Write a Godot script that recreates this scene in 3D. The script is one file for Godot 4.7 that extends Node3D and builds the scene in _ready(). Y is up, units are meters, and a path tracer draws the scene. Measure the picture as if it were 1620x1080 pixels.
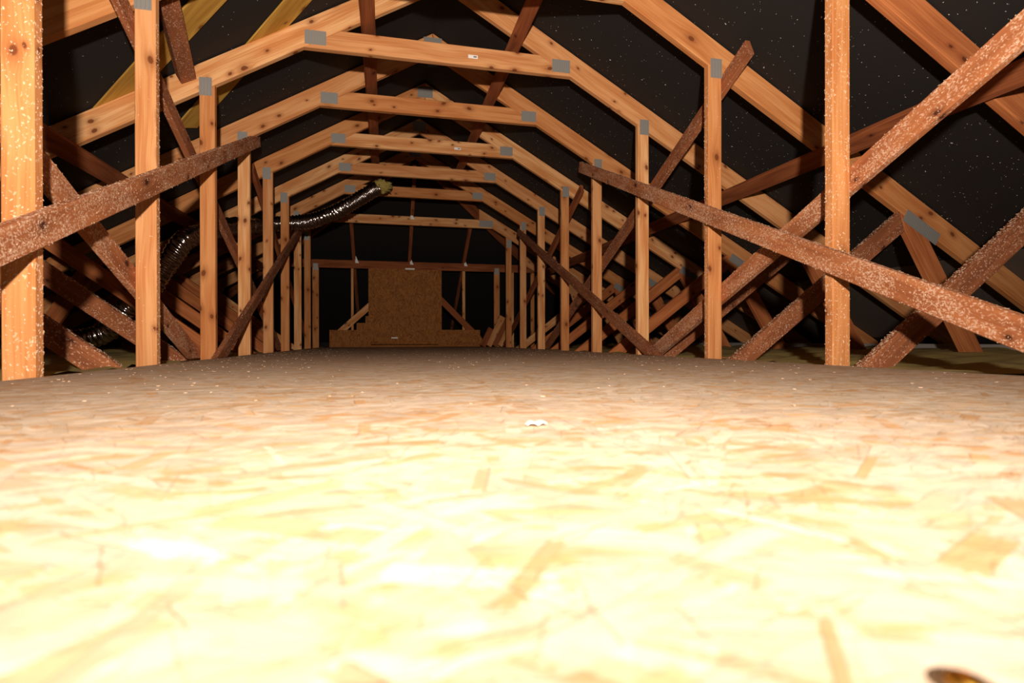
extends Node3D
# World frame used below: x to the right across the loft, y up from the boarded deck, d = distance along the loft (Godot -z).

const CX := 0.267              # centre line of the trusses
const T := 0.03                # truss timber thickness
const PITCH := 0.572           # roof slope, rise over run
const D1 := 1.282              # front face of the nearest truss
const STEP := 0.6
const XL := -0.672             # deck edges
const XR := 1.212

var rng := RandomNumberGenerator.new()
var M := {}
var spruce: Array[StandardMaterial3D] = []
var dusty: Array[StandardMaterial3D] = []
var stained: Array[StandardMaterial3D] = []

func _ready() -> void:
	rng.seed = 71
	# ---------------------------------------------------------------- camera
	var cam := Camera3D.new()
	cam.name = "camera"
	cam.fov = rad_to_deg(2.0 * atan(540.0 / 867.204))
	cam.near = 0.01
	cam.far = 60.0
	add_child(cam)
	cam.transform = Transform3D(cam_basis(0.2284, -0.0023, -0.0022), Vector3(0, 0.0714, 0))
	var lens := CameraAttributesPhysical.new()
	lens.frustum_focal_length = 11.9
	lens.exposure_aperture = 4.5
	lens.frustum_focus_distance = 2.6
	cam.attributes = lens
	cam.fov = rad_to_deg(2.0 * atan(540.0 / 867.204))
	cam.current = true
	# ---------------------------------------------------------------- air and exposure
	var env := Environment.new()
	env.background_mode = Environment.BG_COLOR
	env.background_color = Color.BLACK
	env.tonemap_mode = Environment.TONE_MAPPER_LINEAR
	env.tonemap_exposure = 1.0
	env.sdfgi_enabled = true
	env.ssao_enabled = true
	env.ssil_enabled = true
	var we := WorldEnvironment.new()
	we.name = "environment"
	we.environment = env
	add_child(we)
	# ---------------------------------------------------------------- the flash on the camera
	var flash := SpotLight3D.new()
	flash.name = "camera_flash"
	add_child(flash)
	flash.position = Vector3(0.0, 0.33, 0.35)
	flash.look_at_from_position(flash.position, V(0.28, 2.80, 3.0))
	flash.light_color = Color(1.0, 0.938, 0.885)
	flash.light_energy = 8.9
	flash.spot_angle = 88.0
	flash.spot_angle_attenuation = 1.0
	flash.spot_range = 30.0
	flash.spot_attenuation = 2.0
	flash.light_size = 0.025
	flash.shadow_enabled = true
	make_materials()
	shell()
	deck()
	insulation()
	for n in range(1, 8):
		attic_truss(n)
	hip_truss_near()
	hip_truss_far()
	hip_members()
	braces()
	roof_boards()
	duct()
	far_boards()
	small_things()

# ------------------------------------------------------------------ frames
func V(x: float, y: float, d: float) -> Vector3:
	return Vector3(x, y, -d)

func cam_basis(yaw: float, pitch: float, roll: float) -> Basis:
	var cols: Array[Vector3] = []
	for a in [Vector3(1, 0, 0), Vector3(0, 1, 0), Vector3(0, 0, 1)]:
		var x: float = a.x * cos(roll) - a.y * sin(roll)
		var y2: float = a.x * sin(roll) + a.y * cos(roll)
		var y: float = y2 * cos(pitch) + a.z * sin(pitch)
		var z: float = -y2 * sin(pitch) + a.z * cos(pitch)
		cols.append(V(x * cos(yaw) + z * sin(yaw), y, -x * sin(yaw) + z * cos(yaw)))
	return Basis(cols[0], cols[1], -cols[2]).orthonormalized()

func dn(n: int) -> float:
	return D1 + STEP * (n - 1)

func soffit(x: float) -> float:
	return 1.669 - PITCH * absf(x)

func topline(x: float) -> float:
	return 1.785 - PITCH * absf(x)

# ------------------------------------------------------------------ nodes
func tag(o: Node, label := "", category := "", group := "", kind := "") -> void:
	if label: o.set_meta("label", label)
	if category: o.set_meta("category", category)
	if group: o.set_meta("group", group)
	if kind: o.set_meta("kind", kind)

func thing(called: String, at: Vector3, label: String, category: String, group := "") -> Node3D:
	var o := Node3D.new()
	o.name = called
	add_child(o, true)
	o.position = at
	tag(o, label, category, group)
	return o

# commits a SurfaceTool whose vertices are in world space as a mesh of its parent's frame
func part(called: String, st: SurfaceTool, m: Material, parent: Node3D = self) -> MeshInstance3D:
	var o := MeshInstance3D.new()
	o.name = called
	o.mesh = st.commit()
	o.material_override = m
	parent.add_child(o, true)
	if parent != self:
		o.position = -origin_of(parent)
	return o

func origin_of(n: Node) -> Vector3:
	var p := Vector3.ZERO
	while n != self and n != null:
		p += (n as Node3D).position
		n = n.get_parent()
	return p

# a thing that is one mesh: its node stands at base
func single(called: String, st: SurfaceTool, m: Material, label: String, category: String, group := "") -> MeshInstance3D:
	var o := part(called, st, m)
	tag(o, label, category, group)
	return o

# ------------------------------------------------------------------ shapes
func tool() -> SurfaceTool:
	var st := SurfaceTool.new()
	st.begin(Mesh.PRIMITIVE_TRIANGLES)
	return st

func face(st: SurfaceTool, pts: Array, uvs: Array, inside: Vector3) -> void:
	var c := Vector3.ZERO
	for p in pts: c += p
	c /= pts.size()
	var n := Vector3.ZERO
	for i in range(1, pts.size() - 1):
		n += (pts[i] - pts[0]).cross(pts[i + 1] - pts[0])
	if n.length() < 1e-12: return
	n = n.normalized()
	var flip := n.dot(c - inside) < 0.0
	if flip: n = -n
	for i in range(1, pts.size() - 1):
		var order := [0, i, i + 1] if flip else [0, i + 1, i]
		for k in order:
			st.set_normal(n)
			st.set_uv(uvs[k])
			st.add_vertex(pts[k])

func inset(poly: PackedVector2Array, c: float) -> PackedVector2Array:
	var n := poly.size()
	var mid := Vector2.ZERO
	for p in poly: mid += p
	mid /= n
	var out := PackedVector2Array()
	for i in n:
		var a := poly[(i + n - 1) % n]
		var b := poly[i]
		var d := poly[(i + 1) % n]
		var e1 := (b - a).normalized()
		var e2 := (d - b).normalized()
		var n1 := Vector2(-e1.y, e1.x)
		if n1.dot(mid - b) < 0.0: n1 = -n1
		var n2 := Vector2(-e2.y, e2.x)
		if n2.dot(mid - b) < 0.0: n2 = -n2
		var k := 1.0 + n1.dot(n2)
		out.append(b + (n1 + n2) * (c / maxf(k, 0.35)))
	return out

# convex polygon (a along the grain, b across) given thickness z0..z1 in frame f, with arrises taken off by c
func prism(st: SurfaceTool, poly: PackedVector2Array, z0: float, z1: float, f: Transform3D, c := 0.0025, uo := Vector2.ZERO) -> void:
	var inn := inset(poly, c)
	var n := poly.size()
	var mid := Vector3.ZERO
	for p in poly: mid += Vector3(p.x, p.y, 0)
	mid = f * Vector3(mid.x / n, mid.y / n, (z0 + z1) / 2)
	var s := 1.0 / 2.4
	var t := 1.0 / 0.1875
	var a := []; var b := []; var ua := []; var ub := []
	for p in inn:
		a.append(f * Vector3(p.x, p.y, z0)); ua.append(uo + Vector2(p.x * s, (p.y + 0.09) * t))
		b.append(f * Vector3(p.x, p.y, z1)); ub.append(uo + Vector2(p.x * s + 0.37, (p.y + 0.09) * t))
	face(st, a, ua, mid)
	face(st, b, ub, mid)
	for i in n:
		var j := (i + 1) % n
		var p := poly[i]; var q := poly[j]
		var pi := inn[i]; var qi := inn[j]
		var v0 := uo.y + (p.y + 0.09) * t; var v1 := uo.y + (q.y + 0.09) * t
		var u0 := uo.x + p.x * s; var u1 := uo.x + q.x * s
		for e in [[pi, qi, z0, p, q, z0 + c], [p, q, z0 + c, p, q, z1 - c], [p, q, z1 - c, pi, qi, z1]]:
			var w0: float = (e[2] - z0) * t; var w1: float = (e[5] - z0) * t
			face(st, [f * Vector3(e[0].x, e[0].y, e[2]), f * Vector3(e[1].x, e[1].y, e[2]), f * Vector3(e[4].x, e[4].y, e[5]), f * Vector3(e[3].x, e[3].y, e[5])],
				[Vector2(u0, v0 + w0), Vector2(u1, v1 + w0), Vector2(u1, v1 + w1), Vector2(u0, v0 + w1)], mid)

func rand_uv() -> Vector2:
	return Vector2(rng.randf(), 0.0)

# polygon in the plane of a truss (x from the centre line, y up), d0..d1 along the loft, grain along dir
func flat_member(st: SurfaceTool, pts: Array, dir: Vector2, d0: float, d1: float, c := 0.0025) -> void:
	var o: Vector2 = Vector2.ZERO
	for p in pts: o += p
	o /= pts.size()
	dir = dir.normalized()
	var nrm := Vector2(-dir.y, dir.x)
	var poly := PackedVector2Array()
	for p in pts: poly.append(Vector2((p - o).dot(dir), (p - o).dot(nrm)))
	var f := Transform3D(Basis(Vector3(dir.x, dir.y, 0), Vector3(nrm.x, nrm.y, 0), Vector3(0, 0, -1)), V(CX + o.x, o.y, 0))
	prism(st, poly, d0, d1, f, c, rand_uv())

# straight board from a to b, w wide in the direction wide, t thick
func beam(st: SurfaceTool, a: Vector3, b: Vector3, wide: Vector3, w: float, t: float, c := 0.002, foot := false) -> Transform3D:
	var x := (b - a).normalized()
	var y := (wide - x * wide.dot(x)).normalized()
	var f := Transform3D(Basis(x, y, x.cross(y)), a)
	var l := a.distance_to(b)
	var q := [0.0, l, l, 0.0]
	if foot:                   # the lower end is sawn level so that it stands on the deck
		for i in 2:
			var v := (-w / 2 if i == 0 else w / 2)
			var cut := (0.001 - a.y - v * y.y) / x.y
			if a.y < b.y: q[0 if i == 0 else 3] = cut
			else: q[1 if i == 0 else 2] = cut
	prism(st, PackedVector2Array([Vector2(q[0], -w / 2), Vector2(q[1], -w / 2), Vector2(q[2], w / 2), Vector2(q[3], w / 2)]), -t / 2, t / 2, f, c, rand_uv())
	return f

func slab(st: SurfaceTool, a: Vector3, b: Vector3, uvscale := 1.0, c := 0.0) -> void:
	var lo := Vector3(minf(a.x, b.x), minf(a.y, b.y), minf(a.z, b.z))
	var hi := Vector3(maxf(a.x, b.x), maxf(a.y, b.y), maxf(a.z, b.z))
	hexa(st, [Vector3(lo.x, lo.y, lo.z), Vector3(hi.x, lo.y, lo.z), Vector3(hi.x, lo.y, hi.z), Vector3(lo.x, lo.y, hi.z),
		Vector3(lo.x, hi.y, lo.z), Vector3(hi.x, hi.y, lo.z), Vector3(hi.x, hi.y, hi.z), Vector3(lo.x, hi.y, hi.z)], uvscale)

# eight corners: four below, four above in the same order
func hexa(st: SurfaceTool, p: Array, uvscale := 1.0) -> void:
	var mid := Vector3.ZERO
	for q in p: mid += q
	mid /= 8.0
	for k in [[0, 1, 2, 3], [4, 5, 6, 7], [0, 1, 5, 4], [1, 2, 6, 5], [2, 3, 7, 6], [3, 0, 4, 7]]:
		var pts := []
		for i in k: pts.append(p[i])
		var nn: Vector3 = (pts[1] - pts[0]).cross(pts[2] - pts[0]).abs()
		var uv := []
		for q in pts:
			if nn.y >= nn.x and nn.y >= nn.z: uv.append(Vector2(q.x, q.z) * uvscale)
			elif nn.z >= nn.x: uv.append(Vector2(q.x, q.y) * uvscale)
			else: uv.append(Vector2(q.z, q.y) * uvscale)
		face(st, pts, uv, mid)

# ------------------------------------------------------------------ textures and materials
func plain(c: Color, rough := 0.8, metal := 0.0) -> StandardMaterial3D:
	var m := StandardMaterial3D.new()
	m.albedo_color = c
	m.roughness = rough
	m.metallic = metal
	return m

func mapped(tex: Texture2D, rough := 0.8) -> StandardMaterial3D:
	var m := plain(Color.WHITE, rough)
	m.albedo_texture = tex
	m.metallic_specular = 0.3
	return m

const TW := 2048
const TH := 160

func wood_pixels(sd: int, light: Color, dark: Color, knot: Color, knots: int) -> PackedByteArray:
	var r := RandomNumberGenerator.new()
	r.seed = sd
	var fine := FastNoiseLite.new(); fine.seed = sd; fine.frequency = 1.0; fine.fractal_octaves = 2
	var slow := FastNoiseLite.new(); slow.seed = sd + 9; slow.frequency = 1.0; slow.fractal_octaves = 2
	var ks := []
	for i in knots:
		ks.append([int(r.randf_range(60, TW - 60)), r.randf_range(18, TH - 18), r.randf_range(4.0, 9.5)])
	var cx := PackedFloat32Array(); var sx := PackedFloat32Array(); var wob := PackedFloat32Array()
	for x in TW:
		cx.append(cos(TAU * x / TW)); sx.append(sin(TAU * x / TW))
		wob.append(slow.get_noise_2d(cx[x] * 0.8, sx[x] * 0.8) * 9.0)
	var bend := PackedFloat32Array(); bend.resize(TW * TH)
	var ink := PackedFloat32Array(); ink.resize(TW * TH)
	for k in ks:
		var rad: float = k[2]
		var reach := int(rad * 5)
		var lean := r.randf_range(-0.5, 0.5)
		for y in range(maxi(0, int(k[1] - rad * 3.5)), mini(TH, int(k[1] + rad * 3.5))):
			for x in range(maxi(0, k[0] - reach), mini(TW, k[0] + reach)):
				var dy: float = y - k[1]
				var dx: float = (x - k[0]) + dy * lean
				var d := sqrt(dx * dx * 0.45 + dy * dy) / rad
				bend[y * TW + x] += signf(dy) * exp(-d * d / 5.0) * rad * 1.1
				var core := 1.0 - smoothstep(0.55, 1.1, d)
				var halo := exp(-d * d / 2.6) * 0.5
				ink[y * TW + x] = maxf(ink[y * TW + x], maxf(core, halo))
	var out := PackedByteArray(); out.resize(TW * TH * 3)
	for y in TH:
		for x in TW:
			var i := y * TW + x
			var rr := y + wob[x] - bend[i]
			var g := fine.get_noise_3d(cx[x] * 1.3, sx[x] * 1.3, rr * 0.19)
			var g2 := slow.get_noise_3d(cx[x] * 1.1, sx[x] * 1.1, rr * 0.028 + 40.0)
			var k := clampf(0.42 + g * 0.55 + g2 * 0.8, 0.0, 1.0)
			var c := light.lerp(dark, k).lerp(knot, ink[i] * 0.85)
			out[i * 3] = int(c.r * 255); out[i * 3 + 1] = int(c.g * 255); out[i * 3 + 2] = int(c.b * 255)
	return out

func fleck(px: PackedByteArray, sd: int, count: int, c: Color, big: float) -> void:
	var r := RandomNumberGenerator.new()
	r.seed = sd
	var patch := FastNoiseLite.new(); patch.seed = sd; patch.frequency = 0.006; patch.fractal_octaves = 3
	var done := 0
	while done < count:
		var x0 := r.randi_range(0, TW - 1)
		var y0 := r.randi_range(0, TH - 1)
		if patch.get_noise_2d(x0, y0 * 1.5) + 0.4 < r.randf() * 0.7: 
			done += 1
			continue
		done += 1
		var l := r.randf_range(1.5, 5.0) * big
		var w := r.randf_range(0.8, 1.9) * big
		var an := r.randf_range(-0.9, 0.9) if r.randf() < 0.7 else r.randf() * PI
		var ca := cos(an); var sa := sin(an)
		var op := r.randf_range(0.35, 0.95)
		var e := int(ceil(l))
		for dy in range(-e, e + 1):
			for dx in range(-e, e + 1):
				var a := (dx * ca + dy * sa) / l
				var b := (-dx * sa + dy * ca) / w
				var d := a * a + b * b
				if d < 1.0:
					var x := posmod(x0 + dx, TW); var y := posmod(y0 + dy, TH)
					var i := (y * TW + x) * 3
					var k := op * minf(1.0, (1.0 - d) * 2.2)
					px[i] = int(lerpf(px[i], c.r * 255, k)); px[i + 1] = int(lerpf(px[i + 1], c.g * 255, k)); px[i + 2] = int(lerpf(px[i + 2], c.b * 255, k))

func tex_of(px: PackedByteArray, w: int, h: int) -> ImageTexture:
	return ImageTexture.create_from_image(Image.create_from_data(w, h, false, Image.FORMAT_RGB8, px))

func osb_image(size: int, sd: int, strands: int, cols: Array) -> Image:
	var r := RandomNumberGenerator.new()
	r.seed = sd
	var px := PackedByteArray(); px.resize(size * size * 3)
	var base: Color = cols[0]
	for i in size * size:
		px[i * 3] = int(base.r * 255); px[i * 3 + 1] = int(base.g * 255); px[i * 3 + 2] = int(base.b * 255)
	var unit := size / 2048.0
	for s in strands:
		var l := r.randf_range(22, 62) * unit
		var w := r.randf_range(3, 13) * unit
		var an := r.randfn(0.0, 0.75)
		var ca := cos(an); var sa := sin(an)
		var x0 := r.randi_range(0, size - 1); var y0 := r.randi_range(0, size - 1)
		var c: Color = cols[r.randi_range(0, cols.size() - 1)]
		var f := r.randf_range(0.9, 1.08)
		c = Color(minf(1, c.r * f), minf(1, c.g * f), minf(1, c.b * f))
		var op := r.randf_range(0.25, 0.75)
		var tone := r.randf() * 10.0
		var b := -w
		while b <= w:
			var e := 1.0 - 0.10 * absf(sin(b * 0.9 + tone)) - (0.22 if b > w - 1.0 else 0.0)
			var ll := l * (1.0 - 0.12 * absf(sin(b * 0.37 + tone)))
			var a := -ll
			while a <= ll:
				var x := posmod(int(x0 + a * ca - b * sa), size); var y := posmod(int(y0 + a * sa + b * ca), size)
				var i := (y * size + x) * 3
				px[i] = int(lerpf(px[i], c.r * 255 * e, op)); px[i + 1] = int(lerpf(px[i + 1], c.g * 255 * e, op)); px[i + 2] = int(lerpf(px[i + 2], c.b * 255 * e, op))
				a += 0.8
			b += 0.8
	# thin dark gaps and loose fibres
	for s in strands / 2:
		var l := r.randf_range(4, 34) * unit
		var an := r.randfn(0.0, 0.7)
		var ca := cos(an); var sa := sin(an)
		var x0 := r.randi_range(0, size - 1); var y0 := r.randi_range(0, size - 1)
		var op := r.randf_range(0.15, 0.6)
		var a := -l
		while a <= l:
			var i := (posmod(int(y0 + a * sa + 1.5 * sin(a * 0.2)), size) * size + posmod(int(x0 + a * ca), size)) * 3
			for k in 3: px[i + k] = int(lerpf(px[i + k], [118.0, 78.0, 46.0][k], op))
			a += 0.9
	return Image.create_from_data(size, size, false, Image.FORMAT_RGB8, px)

func make_materials() -> void:
	var lights := [Color8(234, 180, 124), Color8(219, 160, 106), Color8(212, 148, 92)]
	var darks := [Color8(202, 132, 76), Color8(194, 126, 74), Color8(186, 116, 64)]
	var knot := Color8(104, 52, 24)
	for i in 3:
		var px := wood_pixels(11 + i * 7, lights[i], darks[i], knot, [26, 18, 15][i])
		spruce.append(mapped(tex_of(px, TW, TH)))
		if i > 0:
			var q := px.duplicate()
			fleck(q, 50 + i, 3200, Color8(236, 210, 180), 0.9)
			dusty.append(mapped(tex_of(q, TW, TH), 0.85))
	for i in 2:
		var px := wood_pixels(91 + i * 5, [Color8(160, 98, 62), Color8(178, 112, 70)][i], [Color8(126, 74, 46), Color8(146, 86, 52)][i], Color8(60, 28, 16), 9)
		fleck(px, 70 + i, 9000 if i == 0 else 30000, Color8(214, 180, 154), 0.8)
		stained.append(mapped(tex_of(px, TW, TH), 0.9))
	M.ruddy = mapped(tex_of(wood_pixels(171, Color8(196, 122, 72), Color8(160, 90, 50), Color8(84, 40, 20), 8), TW, TH), 0.85)
	M.runner = mapped(tex_of(wood_pixels(131, Color8(158, 92, 54), Color8(122, 66, 38), Color8(60, 28, 16), 6), TW, TH), 0.85)
	M.yellow = mapped(tex_of(wood_pixels(151, Color8(204, 162, 76), Color8(172, 126, 52), Color8(120, 74, 30), 6), TW, TH), 0.85)
	var im := osb_image(2048, 5, 15000, [Color8(212, 192, 166), Color8(218, 199, 174), Color8(214, 193, 168), Color8(210, 184, 152), Color8(208, 168, 122), Color8(224, 207, 184), Color8(212, 190, 162), Color8(217, 196, 171), Color8(204, 156, 106)])
	M.osb = mapped(ImageTexture.create_from_image(im), 0.78)
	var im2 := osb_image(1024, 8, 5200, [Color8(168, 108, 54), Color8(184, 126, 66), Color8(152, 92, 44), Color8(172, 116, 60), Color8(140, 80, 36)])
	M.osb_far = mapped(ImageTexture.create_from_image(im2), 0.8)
	M.felt = plain(Color8(20, 16, 13), 0.85)
	M.wall = plain(Color8(40, 36, 32), 0.95)
	M.tray = plain(Color8(82, 74, 66), 0.85)
	M.plate = plain(Color8(150, 148, 142), 0.55, 0.35)
	M.white = plain(Color8(238, 236, 228), 0.6)
	M.grey = plain(Color8(130, 122, 118), 0.7)
	M.foil = plain(Color8(196, 190, 186), 0.2, 1.0)
	M.wool = plain(Color8(168, 148, 78), 1.0)
	M.dust = plain(Color8(222, 190, 160), 0.95)
	M.speck = plain(Color8(200, 192, 184), 0.9)
	M.brass = plain(Color8(214, 160, 62), 0.3, 1.0)
	M.burn = plain(Color8(74, 50, 20), 0.9)
	M.board = plain(Color8(150, 145, 138), 0.95)

# ------------------------------------------------------------------ setting
func roof_sheet(called: String, corners: Array, nrm: Vector3, parent: Node3D) -> MeshInstance3D:
	# a sheet of felt 3 mm thick over boarding, given as a polygon, lifted from the rafters along nrm
	var st := tool()
	var lo := []; var hi := []; var mid := Vector3.ZERO
	for c in corners:
		lo.append(c + Vector3.UP * 0.005); hi.append(c + Vector3.UP * 0.055); mid += c + nrm * 0.027
	mid /= corners.size()
	var uv := []
	for c in corners: uv.append(Vector2(c.z, c.x))
	face(st, lo, uv, mid)
	face(st, hi, uv, mid)
	for i in corners.size():
		var j := (i + 1) % corners.size()
		face(st, [lo[i], lo[j], hi[j], hi[i]], [uv[i], uv[j], uv[j], uv[i]], mid)
	return part(called, st, M.felt, parent)

const HIP_D := 4.905           # where the ridge ends
const HIP_S := 0.61            # slope of the hip end
const EAVE := 3.05
var eave_y := 1.785 - 0.572 * 3.05
var eave_d := 4.905 + 0.572 * 3.05 / 0.61

func shell() -> void:
	var roof := Node3D.new()
	roof.name = "ceiling"
	add_child(roof)
	tag(roof, "black roofing felt under the sloping roof, speckled with dust", "ceiling", "", "structure")
	var nl := Vector3(PITCH, 1, 0).normalized()
	for s in [-1.0, 1.0]:
		roof_sheet("roofing_felt", [V(CX, 1.785, -1.4), V(CX, 1.785, HIP_D), V(CX + s * EAVE, eave_y, eave_d), V(CX + s * EAVE, eave_y, -1.4)], Vector3(nl.x * s, nl.y, 0), roof)
	roof_sheet("roofing_felt", [V(CX, 1.785, HIP_D), V(CX + EAVE, eave_y, eave_d), V(CX - EAVE, eave_y, eave_d)], Vector3(0, 1, -HIP_S).normalized(), roof)
	# dust caught on the felt
	var spots := []
	for i in 9500:
		var right := rng.randf() < 0.86
		var x := rng.randf_range(0.35, 2.9)
		var d := rng.randf_range(0.9, 4.6) if right else rng.randf_range(1.2, 3.6)
		if right and rng.randf() > 0.25 + 0.3 * x: continue
		var s := 1.0 if right else -1.0
		var nr := Vector3(nl.x * s, nl.y, 0)
		spots.append([V(CX + s * x, topline(x), d) + nr * 0.003, nr, rng.randf_range(0.25, 0.7) * (2.0 if rng.randf() < 0.07 else 1.0)])
	flakes("dust_speck", spots, M.speck, roof, 0.003)
	# eave ventilator trays, one to a bay, lying on the rafters
	for s in [-1.0, 1.0]:
		for k in range(0, 8):
			var d0 := dn(k) + 0.157 - 0.0
			var st := tool()
			var x0 := 2.34; var x1 := 2.97
			var p := []
			for h in [0.0, 0.003]:
				for q in [[x0, d0], [x1, d0], [x1, d0 + 0.585], [x0, d0 + 0.585]]:
					p.append(V(CX + s * q[0], topline(q[0]), q[1]) + Vector3(nl.x * s, nl.y, 0) * (h - 0.0002))
			hexa(st, p)
			var o := part("eave_tray", st, M.tray, roof)
			o.set_meta("label", "grey eave tray")
	# walls round the loft
	var st := tool()
	slab(st, V(CX - 3.2, -0.3, -1.5), V(CX + 3.2, 1.9, -1.4))
	tag(part("wall_back", st, M.wall), "dark gable wall behind the camera", "wall", "", "structure")
	st = tool()
	slab(st, V(CX - EAVE - 0.12, -0.3, -1.5), V(CX - EAVE, eave_y + 0.06, eave_d + 0.1))
	tag(part("wall_left", st, M.wall), "low dark wall at the left eaves", "wall", "", "structure")
	st = tool()
	slab(st, V(CX + EAVE, -0.3, -1.5), V(CX + EAVE + 0.12, eave_y + 0.06, eave_d + 0.1))
	tag(part("wall_right", st, M.wall), "low dark wall at the right eaves", "wall", "", "structure")
	st = tool()
	slab(st, V(CX - EAVE, -0.3, eave_d), V(CX + EAVE, eave_y + 0.06, eave_d + 0.1))
	tag(part("wall_far", st, M.wall), "low dark wall at the far eaves", "wall", "", "structure")
	# pale wall plate lying along the right eaves
	st = tool()
	slab(st, V(CX + 2.72, -0.02, -1.3), V(CX + 2.80, 0.045, 6.9))
	tag(part("trim_1", st, M.board), "pale wall plate along the right eaves", "wall plate", "", "structure")

func deck() -> void:
	var fl := Node3D.new()
	fl.name = "floor"
	add_child(fl)
	tag(fl, "pale strand board deck between the rows of posts", "floor", "", "structure")
	var seam := 0.155
	for side in 2:
		var x0 := XL if side == 0 else seam + 0.0006
		var x1 := seam - 0.0006 if side == 0 else XR
		var cuts := [-1.38, 0.87, 3.27, 5.67, 6.05] if side == 0 else [-1.38, 2.07, 4.47, 6.05]
		for i in cuts.size() - 1:
			var st := tool()
			var f := Transform3D(Basis(Vector3(1, 0, 0), Vector3(0, 0, -1), Vector3(0, 1, 0)), Vector3.ZERO)
			var c := 0.0003
			var a := Vector2(x0, cuts[i]); var b := Vector2(x1, cuts[i + 1] - 0.0006)
			panel(st, a, b, -0.018, 0.0, c)
			part("floor_panel", st, M.osb, fl)
	var st := tool()
	slab(st, V(CX - EAVE, -0.30, -1.5), V(CX + EAVE, -0.125, eave_d + 0.1))
	var pb := part("plasterboard", st, M.board, fl)
	pb.set_meta("label", "plasterboard under the joists")
	# loose sawdust on the deck
	var spots := []
	for i in 1500:
		var d := pow(rng.randf(), 0.7) * 4.6 + 0.42
		var x := rng.randf_range(XL + 0.02, XR - 0.02)
		if rng.randf() < 0.5 and x > -0.3 and x < 0.9: x = rng.randf_range(XL + 0.02, -0.2) if rng.randf() < 0.5 else rng.randf_range(0.7, XR - 0.02)
		spots.append([V(x, 0.0009, d), Vector3.UP, rng.randf_range(0.25, 0.9)])
	flakes("sawdust", spots, M.dust, fl, 0.0034)

func panel(st: SurfaceTool, a: Vector2, b: Vector2, y0: float, y1: float, c: float) -> void:
	var k := 1.0 / 1.2
	var mid := V((a.x + b.x) / 2, (y0 + y1) / 2, (a.y + b.y) / 2)
	var ring := [Vector2(a.x, a.y), Vector2(b.x, a.y), Vector2(b.x, b.y), Vector2(a.x, b.y)]
	var ins := [Vector2(a.x + c, a.y + c), Vector2(b.x - c, a.y + c), Vector2(b.x - c, b.y - c), Vector2(a.x + c, b.y - c)]
	var top := []; var uv := []; var bot := []
	for p in ins: top.append(V(p.x, y1, p.y)); uv.append(p * k)
	for p in ring: bot.append(V(p.x, y0, p.y))
	face(st, top, uv, mid)
	face(st, bot, uv, mid)
	for i in 4:
		var j := (i + 1) % 4
		face(st, [V(ins[i].x, y1, ins[i].y), V(ins[j].x, y1, ins[j].y), V(ring[j].x, y1 - c, ring[j].y), V(ring[i].x, y1 - c, ring[i].y)], [ins[i] * k, ins[j] * k, ring[j] * k, ring[i] * k], mid)
		face(st, [V(ring[i].x, y1 - c, ring[i].y), V(ring[j].x, y1 - c, ring[j].y), V(ring[j].x, y0, ring[j].y), V(ring[i].x, y0, ring[i].y)], [ring[i] * k, ring[j] * k, ring[j] * k + Vector2(0.01, 0.01), ring[i] * k + Vector2(0.01, 0.01)], mid)

func flakes(called: String, spots: Array, m: Material, parent: Node3D, size: float) -> void:
	# thin irregular chips; each spot is [where, normal of what it lies on, scale]
	var st := tool()
	var rim := [Vector3(-1.0, 0, -0.25), Vector3(-0.3, 0, -0.5), Vector3(0.8, 0, -0.35), Vector3(1.0, 0, 0.15), Vector3(0.2, 0, 0.5), Vector3(-0.7, 0, 0.35)]
	var up := []; var down := []; var uv := []
	for p in rim:
		up.append((p + Vector3(0, 0.22, 0)) * size); down.append(p * size * 0.95); uv.append(Vector2(p.x, p.z))
	face(st, up, uv, Vector3.ZERO)
	face(st, down, uv, Vector3(0, size, 0))
	for i in 6:
		var j := (i + 1) % 6
		face(st, [up[i], up[j], down[j], down[i]], [uv[i], uv[j], uv[j], uv[i]], Vector3(0, size * 0.1, 0))
	var mm := MultiMesh.new()
	mm.transform_format = MultiMesh.TRANSFORM_3D
	var mesh := st.commit()
	mesh.surface_set_material(0, m)
	mm.mesh = mesh
	mm.instance_count = spots.size()
	var off := origin_of(parent)
	for i in spots.size():
		var n: Vector3 = spots[i][1].normalized()
		var t := n.cross(Vector3(rng.randfn(), rng.randfn(), rng.randfn())).normalized()
		n = (n + t * rng.randf_range(-0.25, 0.25)).normalized()
		t = n.cross(t).normalized()
		var b := Basis(t, n, t.cross(n)).scaled(Vector3.ONE * spots[i][2])
		mm.set_instance_transform(i, Transform3D(b, spots[i][0] - off))
	var o := MultiMeshInstance3D.new()
	o.name = called
	o.multimesh = mm
	o.set_meta("kind", "stuff")
	parent.add_child(o, true)

func insulation() -> void:
	var nz := FastNoiseLite.new(); nz.seed = 4; nz.frequency = 1.0; nz.fractal_octaves = 4
	for s in [-1.0, 1.0]:
		var st := tool()
		st.set_smooth_group(0)
		var nx := 36; var nd := 150
		for i in nx + 1:
			for j in nd + 1:
				var x := 1.032 + (EAVE - 0.02 - 1.032) * i / nx
				var d := -1.3 + (eave_d - 0.1 + 1.3) * j / nd
				var y := -0.016 + 0.03 * smoothstep(1.3, 2.4, x) + 0.03 * nz.get_noise_2d(x * 3.0, d * 2.4 + s * 20.0) + 0.012 * nz.get_noise_2d(x * 14.0, d * 14.0)
				st.set_uv(Vector2(x, d))
				st.add_vertex(V(CX + s * x, y, d))
		for i in nx:
			for j in nd:
				var a := i * (nd + 1) + j
				var b := a + nd + 1
				for k in ([a, a + 1, b, b, a + 1, b + 1] if s > 0 else [a, b, a + 1, b, b + 1, a + 1]):
					st.add_index(k)
		st.generate_normals()
		var o := part("loft_insulation", st, M.wool)
		tag(o, "yellow mineral wool laid between the joists along the %s eaves" % ("right" if s > 0 else "left"), "insulation", "", "stuff")

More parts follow.
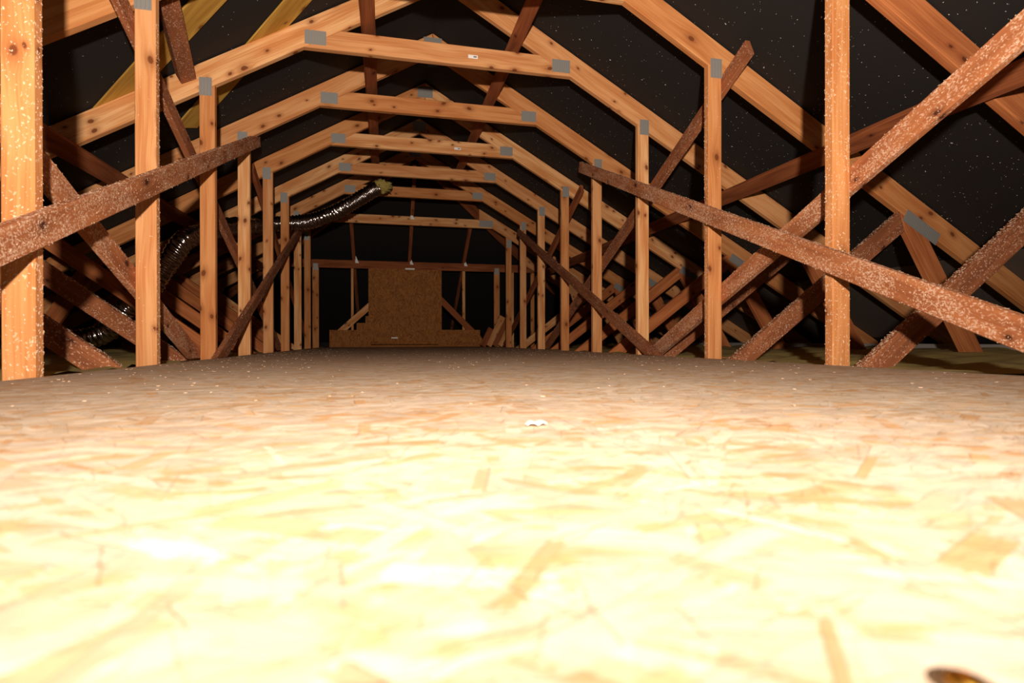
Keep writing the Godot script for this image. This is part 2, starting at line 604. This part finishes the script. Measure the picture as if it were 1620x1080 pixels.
# ------------------------------------------------------------------ trusses
func nail_plate(parent: Node3D, at: Vector2, w: float, h: float, turn: float, d: float) -> void:
	var st := tool()
	var ax := Vector2(cos(turn), sin(turn))
	var ay := Vector2(-ax.y, ax.x)
	var f := func(a: float, b: float, dd: float) -> Vector3:
		var q: Vector2 = at + ax * a + ay * b
		return V(CX + q.x, q.y, dd)
	var blk := func(a0: float, a1: float, b0: float, b1: float, z0: float, z1: float) -> void:
		hexa(st, [f.call(a0, b0, z0), f.call(a1, b0, z0), f.call(a1, b0, z1), f.call(a0, b0, z1), f.call(a0, b1, z0), f.call(a1, b1, z0), f.call(a1, b1, z1), f.call(a0, b1, z1)])
	blk.call(-w / 2, w / 2, -h / 2, h / 2, d, d - 0.0012)
	var n := int(round(w / 0.0108))
	for i in n:
		var a := -w / 2 + w * (i + 0.5) / n
		blk.call(a - 0.0019, a + 0.0019, -h / 2 + 0.004, h / 2 - 0.004, d - 0.0012, d - 0.0036)
	part("nail_plate", st, M.plate, parent)

func member(parent: Node3D, called: String, pts: Array, dir: Vector2, d: float, m: Material) -> MeshInstance3D:
	var st := tool()
	flat_member(st, pts, dir, d, d + T)
	return part(called, st, m, parent)

func mirrored(pts: Array, s: float) -> Array:
	var out := []
	for p in pts: out.append(Vector2(p.x * s, p.y))
	return out

func web_up() -> Array:
	return [Vector2(1.03, -0.018), Vector2(1.143, -0.018), Vector2(1.878, 0.53), Vector2(1.852, 0.609)]

func web_down() -> Array:
	return [Vector2(1.879, 0.531), Vector2(1.854, 0.608), Vector2(1.98, 0.536), Vector2(2.326, -0.018), Vector2(2.22, -0.018)]

const TRUSS_LABELS := [
	"nearest roof truss, its two sawdust-flecked posts cut off by the photo's top",
	"second roof truss, its right post top plated beside a slanting brace end",
	"third roof truss, with the topmost collar tie in view, a white sticker on it",
	"fourth roof truss, second collar tie from the top, brace end crossing its right post",
	"fifth roof truss, third collar tie from the top, bearing a small white sticker",
	"sixth roof truss, fourth collar tie from the top, just above the foil duct end",
	"seventh roof truss, fifth collar tie down, with the foil duct end against it"]

func attic_truss(n: int) -> void:
	var d := dn(n)
	var o := thing("roof_truss", V(CX, -0.018, d), TRUSS_LABELS[n - 1], "roof truss", "attic trusses with collar ties and posts")
	var k := 0
	for s in [-1.0, 1.0]:
		member(o, "rafter", mirrored([Vector2(0.001, 1.669), Vector2(0.001, 1.784), Vector2(EAVE - 0.03, topline(EAVE - 0.03)), Vector2(EAVE - 0.03, soffit(EAVE - 0.03))], s), Vector2(s, -PITCH), d, M.ruddy if n == 1 else (spruce[2] if n == 2 else spruce[(k + n) % 3]))
		k += 1
	for s in [-1.0, 1.0]:
		member(o, "post", mirrored([Vector2(0.947, -0.018), Vector2(1.005, -0.018), Vector2(1.005, soffit(1.005)), Vector2(0.947, soffit(0.947))], s), Vector2(0, 1), d, dusty[1] if n == 1 else spruce[(k + n) % 3])
		k += 1
	var tie := member(o, "collar_tie", [Vector2(-0.601, 1.325), Vector2(0.601, 1.325), Vector2(0.449, 1.412), Vector2(-0.449, 1.412)], Vector2(1, 0), d, spruce[(k + n) % 3])
	for s in [-1.0, 1.0]:
		var w := member(o, "web", mirrored(web_up(), s), Vector2(0.79 * s, 0.61), d, stained[0] if n <= 3 else M.ruddy)
		if n <= 3:
			dust_line(w, V(CX + s * 1.03, -0.018, d), V(CX + s * 1.852, 0.609, d), Vector3(-0.61 * s, 0.79, 0), V(0, 0, 1), T, 520, false)
		k += 1
		member(o, "web", mirrored(web_down(), s), Vector2(s, -1.6), d, M.ruddy)
		k += 1
	member(o, "bottom_chord", [Vector2(-2.84, -0.1), Vector2(2.84, -0.1), Vector2(2.84, -0.0185), Vector2(-2.84, -0.0185)], Vector2(1, 0), d, spruce[k % 3])
	var slope := atan(PITCH)
	for s in [-1.0, 1.0]:
		nail_plate(o, Vector2(0.552 * s, 1.37), 0.088, 0.06, 0.0, d)
		nail_plate(o, Vector2(0.981 * s, 1.117), 0.048, 0.074, 0.0, d)
		nail_plate(o, Vector2(1.965 * s, 0.548), 0.2, 0.055, -slope * s, d)
	nail_plate(o, Vector2(0, 1.722), 0.1, 0.075, 0.0, d)
	if n == 3 or n == 5:
		var x := 0.13 if n == 3 else 0.215
		var y := 1.366 if n == 3 else 1.362
		var st := tool()
		slab(st, V(CX + x - 0.022, y - 0.008, d), V(CX + x + 0.022, y + 0.008, d - 0.0006))
		var lab := part("paper_sticker", st, M.white, o)
		lab.set_meta("label", "small white printed sticker")
		st = tool()
		slab(st, V(CX + x + 0.002, y - 0.003, d - 0.0006), V(CX + x + 0.017, y + 0.004, d - 0.0009))
		part("sticker_print", st, M.grey, lab)
	if n <= 2:
		for s in [-1.0, 1.0]:
			var spots := []
			for i in (700 if n == 1 else 420):
				var y := rng.randf_range(0.0, 1.05)
				if rng.randf() < (0.45 if n == 1 else 0.12):
					spots.append([V(CX + s * rng.randf_range(0.95, 1.003), y, d - 0.0008), V(0, 0, -1), rng.randf_range(0.2, 0.7)])
				else:
					spots.append([V(CX + s * 0.9464, y, d + rng.randf_range(0.002, T - 0.002)), Vector3(-s, 0, 0), rng.randf_range(0.3, 1.0)])
			flakes("sawdust", spots, M.dust, o, 0.0032)

# sawdust lying along a board: on its broad face and along its upper edge
func dust_line(parent: Node3D, a: Vector3, b: Vector3, edge_n: Vector3, thick: Vector3, t: float, count: int, broad: bool) -> void:
	var spots := []
	edge_n = edge_n.normalized()
	for i in count:
		var p := a.lerp(b, rng.randf())
		p += thick * rng.randf_range(0.0, t) + edge_n * 0.0008
		spots.append([p, edge_n, rng.randf_range(0.3, 1.0)])
	flakes("sawdust", spots, M.dust, parent, 0.0036)

func hip_truss_near() -> void:
	var d := dn(8)
	var o := thing("hip_truss", V(CX, -0.018, d), "flat-topped truss behind the foil duct, lower tie with a white clip at its middle", "roof truss")
	for s in [-1.0, 1.0]:
		member(o, "rafter", mirrored([Vector2(0.67, soffit(0.67)), Vector2(0.67, topline(0.67)), Vector2(EAVE - 0.03, topline(EAVE - 0.03)), Vector2(EAVE - 0.03, soffit(EAVE - 0.03))], s), Vector2(s, -PITCH), d, spruce[1])
		member(o, "post", mirrored([Vector2(0.947, -0.018), Vector2(1.005, -0.018), Vector2(1.005, soffit(1.005)), Vector2(0.947, soffit(0.947))], s), Vector2(0, 1), d, spruce[2])
		member(o, "web", mirrored(web_up(), s), Vector2(0.79 * s, 0.61), d, spruce[0])
		member(o, "web", mirrored(web_down(), s), Vector2(s, -1.6), d, spruce[1])
		nail_plate(o, Vector2(0.74 * s, 1.252), 0.14, 0.066, 0.0, d)
		nail_plate(o, Vector2(0.981 * s, 1.06), 0.048, 0.08, 0.0, d)
	member(o, "flat_top_tie", [Vector2(-0.808, 1.207), Vector2(0.808, 1.207), Vector2(0.66, 1.292), Vector2(-0.66, 1.292)], Vector2(1, 0), d, spruce[0])
	member(o, "bottom_chord", [Vector2(-2.84, -0.1), Vector2(2.84, -0.1), Vector2(2.84, -0.0185), Vector2(-2.84, -0.0185)], Vector2(1, 0), d, spruce[1])
	clip(o, 0.0, 1.292, d)

func clip(parent: Node3D, x: float, y: float, d: float) -> void:
	# folded bright metal clip that ties a jack rafter down: an upright ear and a foot on the tie face
	var st := tool()
	hexa(st, [V(CX + x - 0.014, y - 0.028, d - 0.002), V(CX + x + 0.024, y - 0.03, d - 0.002), V(CX + x + 0.024, y - 0.03, d), V(CX + x - 0.014, y - 0.028, d),
		V(CX + x - 0.016, y + 0.045, d - 0.002), V(CX + x - 0.008, y + 0.045, d - 0.002), V(CX + x - 0.008, y + 0.045, d), V(CX + x - 0.016, y + 0.045, d)])
	part("metal_clip", st, M.white, parent)

func hip_truss_far() -> void:
	var d := dn(9)
	var o := thing("hip_truss", V(CX, -0.018, d), "farthest frame, low flat beam with three white clips behind the strand board sheet", "roof truss")
	var S := spruce
	member(o, "flat_top_beam", [Vector2(-1.43, 0.843), Vector2(1.43, 0.843), Vector2(1.28, 0.928), Vector2(-1.28, 0.928)], Vector2(1, 0), d, M.runner)
	for s in [-1.0, 1.0]:
		member(o, "rafter", mirrored([Vector2(1.3, soffit(1.3)), Vector2(1.3, topline(1.3)), Vector2(EAVE - 0.03, topline(EAVE - 0.03)), Vector2(EAVE - 0.03, soffit(EAVE - 0.03))], s), Vector2(s, -PITCH), d, S[1])
		member(o, "post", mirrored([Vector2(0.94, -0.018), Vector2(1.005, -0.018), Vector2(1.005, 0.842), Vector2(0.94, 0.842)], s), Vector2(0, 1), d, S[2])
		nail_plate(o, Vector2(0.972 * s, 0.85), 0.05, 0.07, 0.0, d)
		member(o, "web", mirrored(web_down(), s), Vector2(s, -1.6), d, S[0])
	member(o, "stud", [Vector2(-0.614, -0.018), Vector2(-0.588, -0.018), Vector2(-0.588, 0.842), Vector2(-0.614, 0.842)], Vector2(0, 1), d, S[1])
	member(o, "stud", [Vector2(0.58, -0.018), Vector2(0.612, -0.018), Vector2(0.612, 0.842), Vector2(0.58, 0.842)], Vector2(0, 1), d, S[0])
	member(o, "stud", [Vector2(1.13, -0.018), Vector2(1.17, -0.018), Vector2(1.17, 0.842), Vector2(1.13, 0.842)], Vector2(0, 1), d, S[0])
	member(o, "stud", [Vector2(1.37, -0.018), Vector2(1.42, -0.018), Vector2(1.42, 0.842), Vector2(1.37, 0.842)], Vector2(0, 1), d, S[2])
	member(o, "bottom_chord", [Vector2(-2.84, -0.1), Vector2(2.84, -0.1), Vector2(2.84, -0.0185), Vector2(-2.84, -0.0185)], Vector2(1, 0), d, S[1])
	for x in [-0.555, 0.02, 0.615]:
		clip(o, x, 0.928, d)
	# the two diagonals stand behind the sheet, in front of the studs
	var st := tool()
	beam(st, V(-0.08, 0.51, d - 0.014), V(-0.50, 0.125, d - 0.014), Vector3.UP, 0.066, 0.024)
	part("diagonal", st, S[0], o)
	st = tool()
	beam(st, V(0.52, 0.60, d - 0.014), V(1.01, 0.115, d - 0.014), Vector3.UP, 0.066, 0.024)
	part("diagonal", st, M.runner, o)

func hip_members() -> void:
	for s in [-1.0, 1.0]:
		var st := tool()
		var a := V(CX + s * 0.05, 1.70, HIP_D + 0.06)
		var b := V(CX + s * 2.62, 0.218, 7.295)
		beam(st, a, b, Vector3.UP, 0.10, 0.03)
		single("hip_rafter", st, M.runner, "dim hip rafter sloping away beyond the last collar tie on the %s" % ("right" if s > 0 else "left"), "rafter", "")
	var names := {-0.583: "left", 0.001: "middle", 0.598: "right"}
	for x in names:
		var st := tool()
		var da := HIP_D + 0.07 + absf(x) * 0.95
		var h := 0.03
		var up := Vector3(0, 1, -HIP_S).normalized()
		var line := func(d: float) -> Vector3: return V(CX + x, 1.295 + 0.61 * (5.48 - d), d) + up * (h + 0.004)
		beam(st, line.call(da), line.call(7.3), up, h * 2, 0.034)
		single("jack_rafter", st, M.runner, "%s of the three slim jack rafters coming down to the far beam" % names[x], "rafter", "jack rafters of the hip end")

# ------------------------------------------------------------------ braces and boards
func brace(called: String, a: Vector3, b: Vector3, wide: Vector3, w: float, t: float, m: Material, label: String, category: String, dust: int, group := "", face_n := Vector3.ZERO) -> MeshInstance3D:
	var st := tool()
	var f := beam(st, a, b, wide, w, t, 0.002, called == "diagonal_brace")
	var o := single(called, st, m, label, category, group)
	if dust:
		var spots := []
		var up := f.basis.y
		if up.y < 0: up = -up
		for i in dust:
			var p := a.lerp(b, rng.randf())
			if rng.randf() < 0.35:
				p += up * (w / 2 + 0.0006) + f.basis.z * rng.randf_range(-t / 2, t / 2)
				spots.append([p, up, rng.randf_range(0.3, 1.0)])
			else:
				p += face_n * (t / 2 + 0.0006) + up * rng.randf_range(-w / 2, w / 2)
				spots.append([p, face_n, rng.randf_range(0.2, 0.85)])
		flakes("sawdust", spots, M.dust, o, 0.0028)
	return o

func braces() -> void:
	var up := Vector3.UP
	var xi := [-0.678 + 0.0115, 1.214 - 0.0115]
	var xo := [-0.738 - 0.0115, 1.272 + 0.0115]
	var R := Vector3(-1, 0, 0)     # room side of the right-hand row
	var L := Vector3(1, 0, 0)
	var g := "diagonal braces nailed along the rows of posts"
	# inner face of the posts, rising away from the camera
	brace("diagonal_brace", V(xi[1], 0.035, 0.70), V(xi[1], 1.158, 3.26), up, 0.064, 0.022, stained[1], "long sawdust-covered brace crossing in front of the four nearest right posts", "brace", 1500, g, R)
	brace("diagonal_brace", V(xi[0], 0.035, 0.69), V(xi[0], 1.160, 3.215), up, 0.064, 0.022, stained[1], "long sawdust-covered brace crossing in front of the nearest left posts", "brace", 1500, g, L)
	brace("diagonal_brace", V(xi[1], 0.035, 2.38), V(xi[1], 1.065, 4.90), up, 0.058, 0.022, stained[0], "dark brace rising from the third right post's foot towards the far right posts", "brace", 420, g, R)
	brace("diagonal_brace", V(xi[0], 0.035, 2.56), V(xi[0], 1.03, 4.86), up, 0.058, 0.022, stained[0], "dark brace rising from the third left post's foot towards the foil duct", "brace", 420, g, L)
	# outer face of the posts
	brace("diagonal_brace", V(xo[1], 1.03, 0.13), V(xo[1], 0.02, 2.42), up, 0.066, 0.022, stained[1], "brace behind the two nearest right posts, rising to the right edge of the photo", "brace", 1200, g, R)
	brace("diagonal_brace", V(xo[0], 1.03, 0.14), V(xo[0], 0.02, 2.43), up, 0.066, 0.022, stained[1], "grey dusty brace falling behind the nearest left posts to the third post's foot", "brace", 900, g, L)
	brace("diagonal_brace", V(xo[1], 1.125, 1.73), V(xo[1], 0.03, 4.25), up, 0.064, 0.022, stained[0], "brace whose pale cut end sticks up above the second right post's rafter", "brace", 260, g, R)
	brace("diagonal_brace", V(xo[0], 1.10, 1.73), V(xo[0], 0.03, 4.25), up, 0.064, 0.022, stained[0], "brace falling from behind the top of the second left post", "brace", 260, g, L)
	brace("diagonal_brace", V(xo[1], 1.08, 3.45), V(xo[1], 0.03, 5.85), up, 0.058, 0.022, M.runner, "dark brace with its top end beside the fifth right post's plate", "brace", 0, g, R)
	brace("diagonal_brace", V(xo[0], 1.08, 3.45), V(xo[0], 0.03, 5.85), up, 0.058, 0.022, M.runner, "dark brace with its top end beside the fifth left post's plate", "brace", 0, g, L)
	# longitudinal runners under the rafters
	for s in [-1.0, 1.0]:
		var across := Vector3(s, -PITCH, 0).normalized()
		var nrm := Vector3(-PITCH * s, -1, 0).normalized()
		var side := "right" if s > 0 else "left"
		var x := 1.475
		var p := V(CX + s * x, soffit(x), 0) + nrm * 0.0115
		brace("runner_board", p + V(0, 0, -1.3), p + V(0, 0, 6.05), across, 0.078, 0.022, M.runner, "dark runner board under the lower rafters behind the %s posts" % side, "runner", 0)
		x = 0.34
		p = V(CX + s * x, soffit(x), 0) + nrm * 0.0115
		brace("runner_board", p + V(0, 0, -1.3), p + V(0, 0, 4.86), across, 0.062, 0.022, M.runner, "dark runner board under the upper rafters, passing behind the collar ties on the %s" % side, "runner", 0)

func roof_boards() -> void:
	# two new boards lying on the left rafters, and a short block between two rafters
	var nl := Vector3(-PITCH, 1, 0).normalized()
	var on := func(x: float, d: float) -> Vector3: return V(x, topline(x - CX), d) - nl * 0.0005
	var labels := ["yellow board slanting under the felt at the top left, right-hand one of two", "yellow board slanting under the felt at the top left, left-hand one of two"]
	var lines := [[on.call(-0.05, 2.06), on.call(-0.93, 2.93)], [on.call(-0.30, 1.90), on.call(-1.12, 2.56)]]
	for i in 2:
		var a: Vector3 = lines[i][0]; var b: Vector3 = lines[i][1]
		var st := tool()
		beam(st, a, b, (b - a).cross(nl), 0.122, 0.007, 0.0015)
		single("yellow_board", st, M.yellow, labels[i], "board", "yellow boards under the felt")
	var st := tool()
	beam(st, V(-0.69, topline(-0.69 - CX), dn(2) + T + 0.003) - nl * 0.03, V(-0.80, topline(-0.80 - CX), dn(3) - 0.003) - nl * 0.03, Vector3(1, PITCH, 0), 0.062, 0.046)
	single("timber_block", st, stained[0], "short brown block between two rafters, in front of the yellow boards", "timber")

# ------------------------------------------------------------------ foil duct
func duct() -> void:
	var path := [V(-0.03, 1.318, 4.6), V(-0.089, 1.29, 4.6), V(-0.336, 1.128, 4.6), V(-0.515, 1.02, 4.53), V(-0.62, 0.985, 4.5), V(-0.739, 0.965, 4.46), V(-0.841, 0.94, 4.42),
		V(-0.93, 0.905, 4.3), V(-1.006, 0.857, 4.1), V(-1.086, 0.735, 3.72), V(-1.126, 0.643, 3.5), V(-1.208, 0.484, 3.46), V(-1.289, 0.356, 3.45), V(-1.4, 0.247, 3.45), V(-1.479, 0.14, 3.46), V(-1.60, 0.085, 3.47), V(-1.75, 0.082, 3.48)]
	var curve := Curve3D.new()
	for i in path.size():
		var a: Vector3 = path[maxi(i - 1, 0)]
		var b: Vector3 = path[mini(i + 1, path.size() - 1)]
		curve.add_point(path[i], -(b - a) / 6.0, (b - a) / 6.0)
	curve.bake_interval = 0.004
	var length := curve.get_baked_length()
	var nz := FastNoiseLite.new(); nz.seed = 3; nz.frequency = 1.0
	var rings := int(length / 0.0045)
	var segs := 28
	var st := tool()
	st.set_smooth_group(0)
	var side := Vector3(0, 0, 1)
	for i in rings + 1:
		var l := length * i / rings
		var c := curve.sample_baked(l, true)
		var t := (curve.sample_baked(minf(l + 0.01, length), true) - curve.sample_baked(maxf(l - 0.01, 0), true)).normalized()
		side = (side - t * side.dot(t)).normalized()
		var up := t.cross(side)
		for k in segs + 1:
			var an := TAU * (k % segs) / segs
			var dir := side * cos(an) + up * sin(an)
			var r := 0.056 + 0.0038 * sin(l * TAU / 0.026 + 0.8 * sin(an * 2.0 + l * 9.0)) + 0.0075 * nz.get_noise_3d(cos(an) * 4.0, sin(an) * 4.0, l * 55.0) + 0.006 * nz.get_noise_3d(cos(an), sin(an), l * 7.0)
			if i < 6: r *= 0.8 + 0.033 * i
			st.set_uv(Vector2(k, l))
			st.add_vertex(c + dir * r)
	for i in rings:
		for k in segs:
			var a := i * (segs + 1) + k
			var b := a + segs + 1
			for q in [a, b, a + 1, b, b + 1, a + 1]: st.add_index(q)
	st.generate_normals()
	var o := thing("foil_duct", path[path.size() - 1], "flexible silver foil duct hanging across the left posts and down to the insulation", "duct")
	part("foil_sleeve", st, M.foil, o)
	# tuft of yellow wool pushed out of the open end
	st = tool()
	st.set_smooth_group(0)
	var c: Vector3 = path[0] + Vector3(0.012, 0.012, 0)
	for i in 19:
		for k in 25:
			var th := PI * i / 18.0
			var ph := TAU * (k % 24) / 24.0
			var v := Vector3(sin(th) * cos(ph), cos(th), sin(th) * sin(ph))
			var r := 0.062 * (1.0 + 0.75 * nz.get_noise_3dv(v * 2.6) + 0.35 * nz.get_noise_3dv(v * 9.0))
			st.set_uv(Vector2(k, i))
			st.add_vertex(c + v * r * Vector3(1.2, 0.8, 1.0))
	for i in 18:
		for k in 24:
			var a := i * 25 + k
			for q in [a, a + 1, a + 25, a + 25, a + 1, a + 26]: st.add_index(q)
	st.generate_normals()
	var tuft := part("wool_plug", st, M.wool, o)
	tuft.set_meta("label", "ragged yellow wool stuffed in the end")

# ------------------------------------------------------------------ far boards
func osb(st: SurfaceTool, pts: Array, d: float, t: float) -> void:
	var lo := []; var hi := []; var uv := []; var mid := Vector3.ZERO
	for p in pts:
		lo.append(V(p.x, p.y, d)); hi.append(V(p.x, p.y, d + t)); uv.append(Vector2(p.y, p.x) / 0.9); mid += V(p.x, p.y, d + t / 2)
	mid /= pts.size()
	face(st, lo, uv, mid)
	face(st, hi, uv, mid)
	for i in pts.size():
		var j := (i + 1) % pts.size()
		face(st, [lo[i], lo[j], hi[j], hi[i]], [uv[i], uv[j], uv[j] + Vector2(0.01, 0), uv[i] + Vector2(0.01, 0)], mid)

func far_boards() -> void:
	var d := dn(9) - 0.03
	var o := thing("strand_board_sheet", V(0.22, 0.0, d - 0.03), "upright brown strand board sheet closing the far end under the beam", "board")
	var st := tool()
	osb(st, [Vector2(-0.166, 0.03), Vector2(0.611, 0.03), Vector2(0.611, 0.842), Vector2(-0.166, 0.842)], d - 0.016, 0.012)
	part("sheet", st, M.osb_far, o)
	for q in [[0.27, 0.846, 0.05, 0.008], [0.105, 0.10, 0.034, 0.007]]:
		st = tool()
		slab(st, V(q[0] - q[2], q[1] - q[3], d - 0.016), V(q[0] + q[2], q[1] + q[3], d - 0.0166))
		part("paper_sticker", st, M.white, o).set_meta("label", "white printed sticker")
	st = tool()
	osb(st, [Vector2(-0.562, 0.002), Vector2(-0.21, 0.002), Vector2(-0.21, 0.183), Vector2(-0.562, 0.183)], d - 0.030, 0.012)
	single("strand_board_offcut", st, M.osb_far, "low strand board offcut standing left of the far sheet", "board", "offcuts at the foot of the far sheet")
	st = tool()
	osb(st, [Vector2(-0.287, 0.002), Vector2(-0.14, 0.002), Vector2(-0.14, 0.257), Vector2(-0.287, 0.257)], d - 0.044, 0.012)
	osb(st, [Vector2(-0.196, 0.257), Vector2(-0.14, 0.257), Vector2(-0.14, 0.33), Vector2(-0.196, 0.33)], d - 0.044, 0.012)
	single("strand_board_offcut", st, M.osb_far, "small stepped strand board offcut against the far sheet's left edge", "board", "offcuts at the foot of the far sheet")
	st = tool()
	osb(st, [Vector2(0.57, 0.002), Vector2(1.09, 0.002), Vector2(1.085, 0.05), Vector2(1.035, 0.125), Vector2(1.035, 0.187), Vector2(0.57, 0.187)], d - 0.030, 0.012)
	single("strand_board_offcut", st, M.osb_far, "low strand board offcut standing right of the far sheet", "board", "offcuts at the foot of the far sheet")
	st = tool()
	beam(st, V(-0.25, 0.012, d - 0.075), V(0.95, 0.014, d - 0.06), Vector3.UP, 0.022, 0.04)
	single("floor_batten", st, M.osb_far, "narrow batten lying along the foot of the far sheet", "batten")
	# loose planks leaning beside the last right post
	var labels := ["leftmost leaning plank beside the far right post", "second leaning plank from the left beside the far right post", "third leaning plank from the left beside the far right post", "rightmost leaning plank beside the far right post"]
	for i in 4:
		st = tool()
		var x := 1.015 + 0.072 * i
		var h: float = [0.20, 0.33, 0.31, 0.24][i]
		var dd := 5.74 + 0.05 * i
		beam(st, V(x, 0.012, dd), V(x + h * 0.55, h, dd + 0.12), Vector3(1, -0.5, 0), 0.062, 0.018)
		single("loose_plank", st, spruce[i % 3] if i % 2 else M.runner, labels[i], "plank", "planks leaning at the far right")

# ------------------------------------------------------------------ small things on the deck
func small_things() -> void:
	# pale curled scrap
	var st := tool()
	var c := V(0.122, 0.0, 0.437)
	var prev: Array = []
	for i in 9:
		var a := -0.0085 + 0.017 * i / 8.0
		var lift := 0.0012 + 0.0022 * absf(sin(i * 0.75)) 
		var w := 0.006 - 0.003 * absf(a) / 0.0085
		var ring := [c + Vector3(a, lift, -w), c + Vector3(a, lift + 0.0004, w), c + Vector3(a, lift + 0.0012, w), c + Vector3(a, lift + 0.0012, -w)]
		if prev:
			var mid: Vector3 = (ring[0] + ring[2] + prev[0] + prev[2]) / 4.0
			for k in 4:
				var j := (k + 1) % 4
				face(st, [prev[k], prev[j], ring[j], ring[k]], [Vector2.ZERO, Vector2.ZERO, Vector2.ZERO, Vector2.ZERO], mid)
		prev = ring
	single("paper_scrap", st, M.white, "small white curled scrap lying in the middle of the boarded floor", "scrap")
	# countersunk brass screw in the front corner
	var o := thing("floor_screw", V(0.1165, 0.0, 0.089), "blurred brass screw sunk in a dark hole at the bottom right corner", "screw")
	st = tool()
	disc(st, V(0.1165, 0.0, 0.089), [[0.0, 0.0004], [0.0052, 0.0004], [0.0064, 0.0001], [0.0066, 0.0]], 28)
	part("burnt_hole", st, M.burn, o).set_meta("label", "dark splintered hole")
	st = tool()
	disc(st, V(0.1165, 0.0, 0.089), [[0.0, 0.0012], [0.0007, 0.0012], [0.0009, 0.0022], [0.0028, 0.0019], [0.0034, 0.0013], [0.0036, 0.0004]], 24)
	part("screw_head", st, M.brass, o)

func disc(st: SurfaceTool, c: Vector3, prof: Array, n: int) -> void:
	for i in prof.size() - 1:
		for k in n:
			var a := TAU * k / n; var b := TAU * (k + 1) / n
			var p := func(q: Array, an: float) -> Vector3: return c + Vector3(q[0] * cos(an), q[1], q[0] * sin(an))
			var pts := [p.call(prof[i], a), p.call(prof[i], b), p.call(prof[i + 1], b), p.call(prof[i + 1], a)]
			if i == 0: pts = [p.call(prof[0], a), p.call(prof[1], b), p.call(prof[1], a)]
			var uv := []
			for q in pts: uv.append(Vector2(q.x, q.z))
			face(st, pts, uv, c - Vector3(0, 0.02, 0))
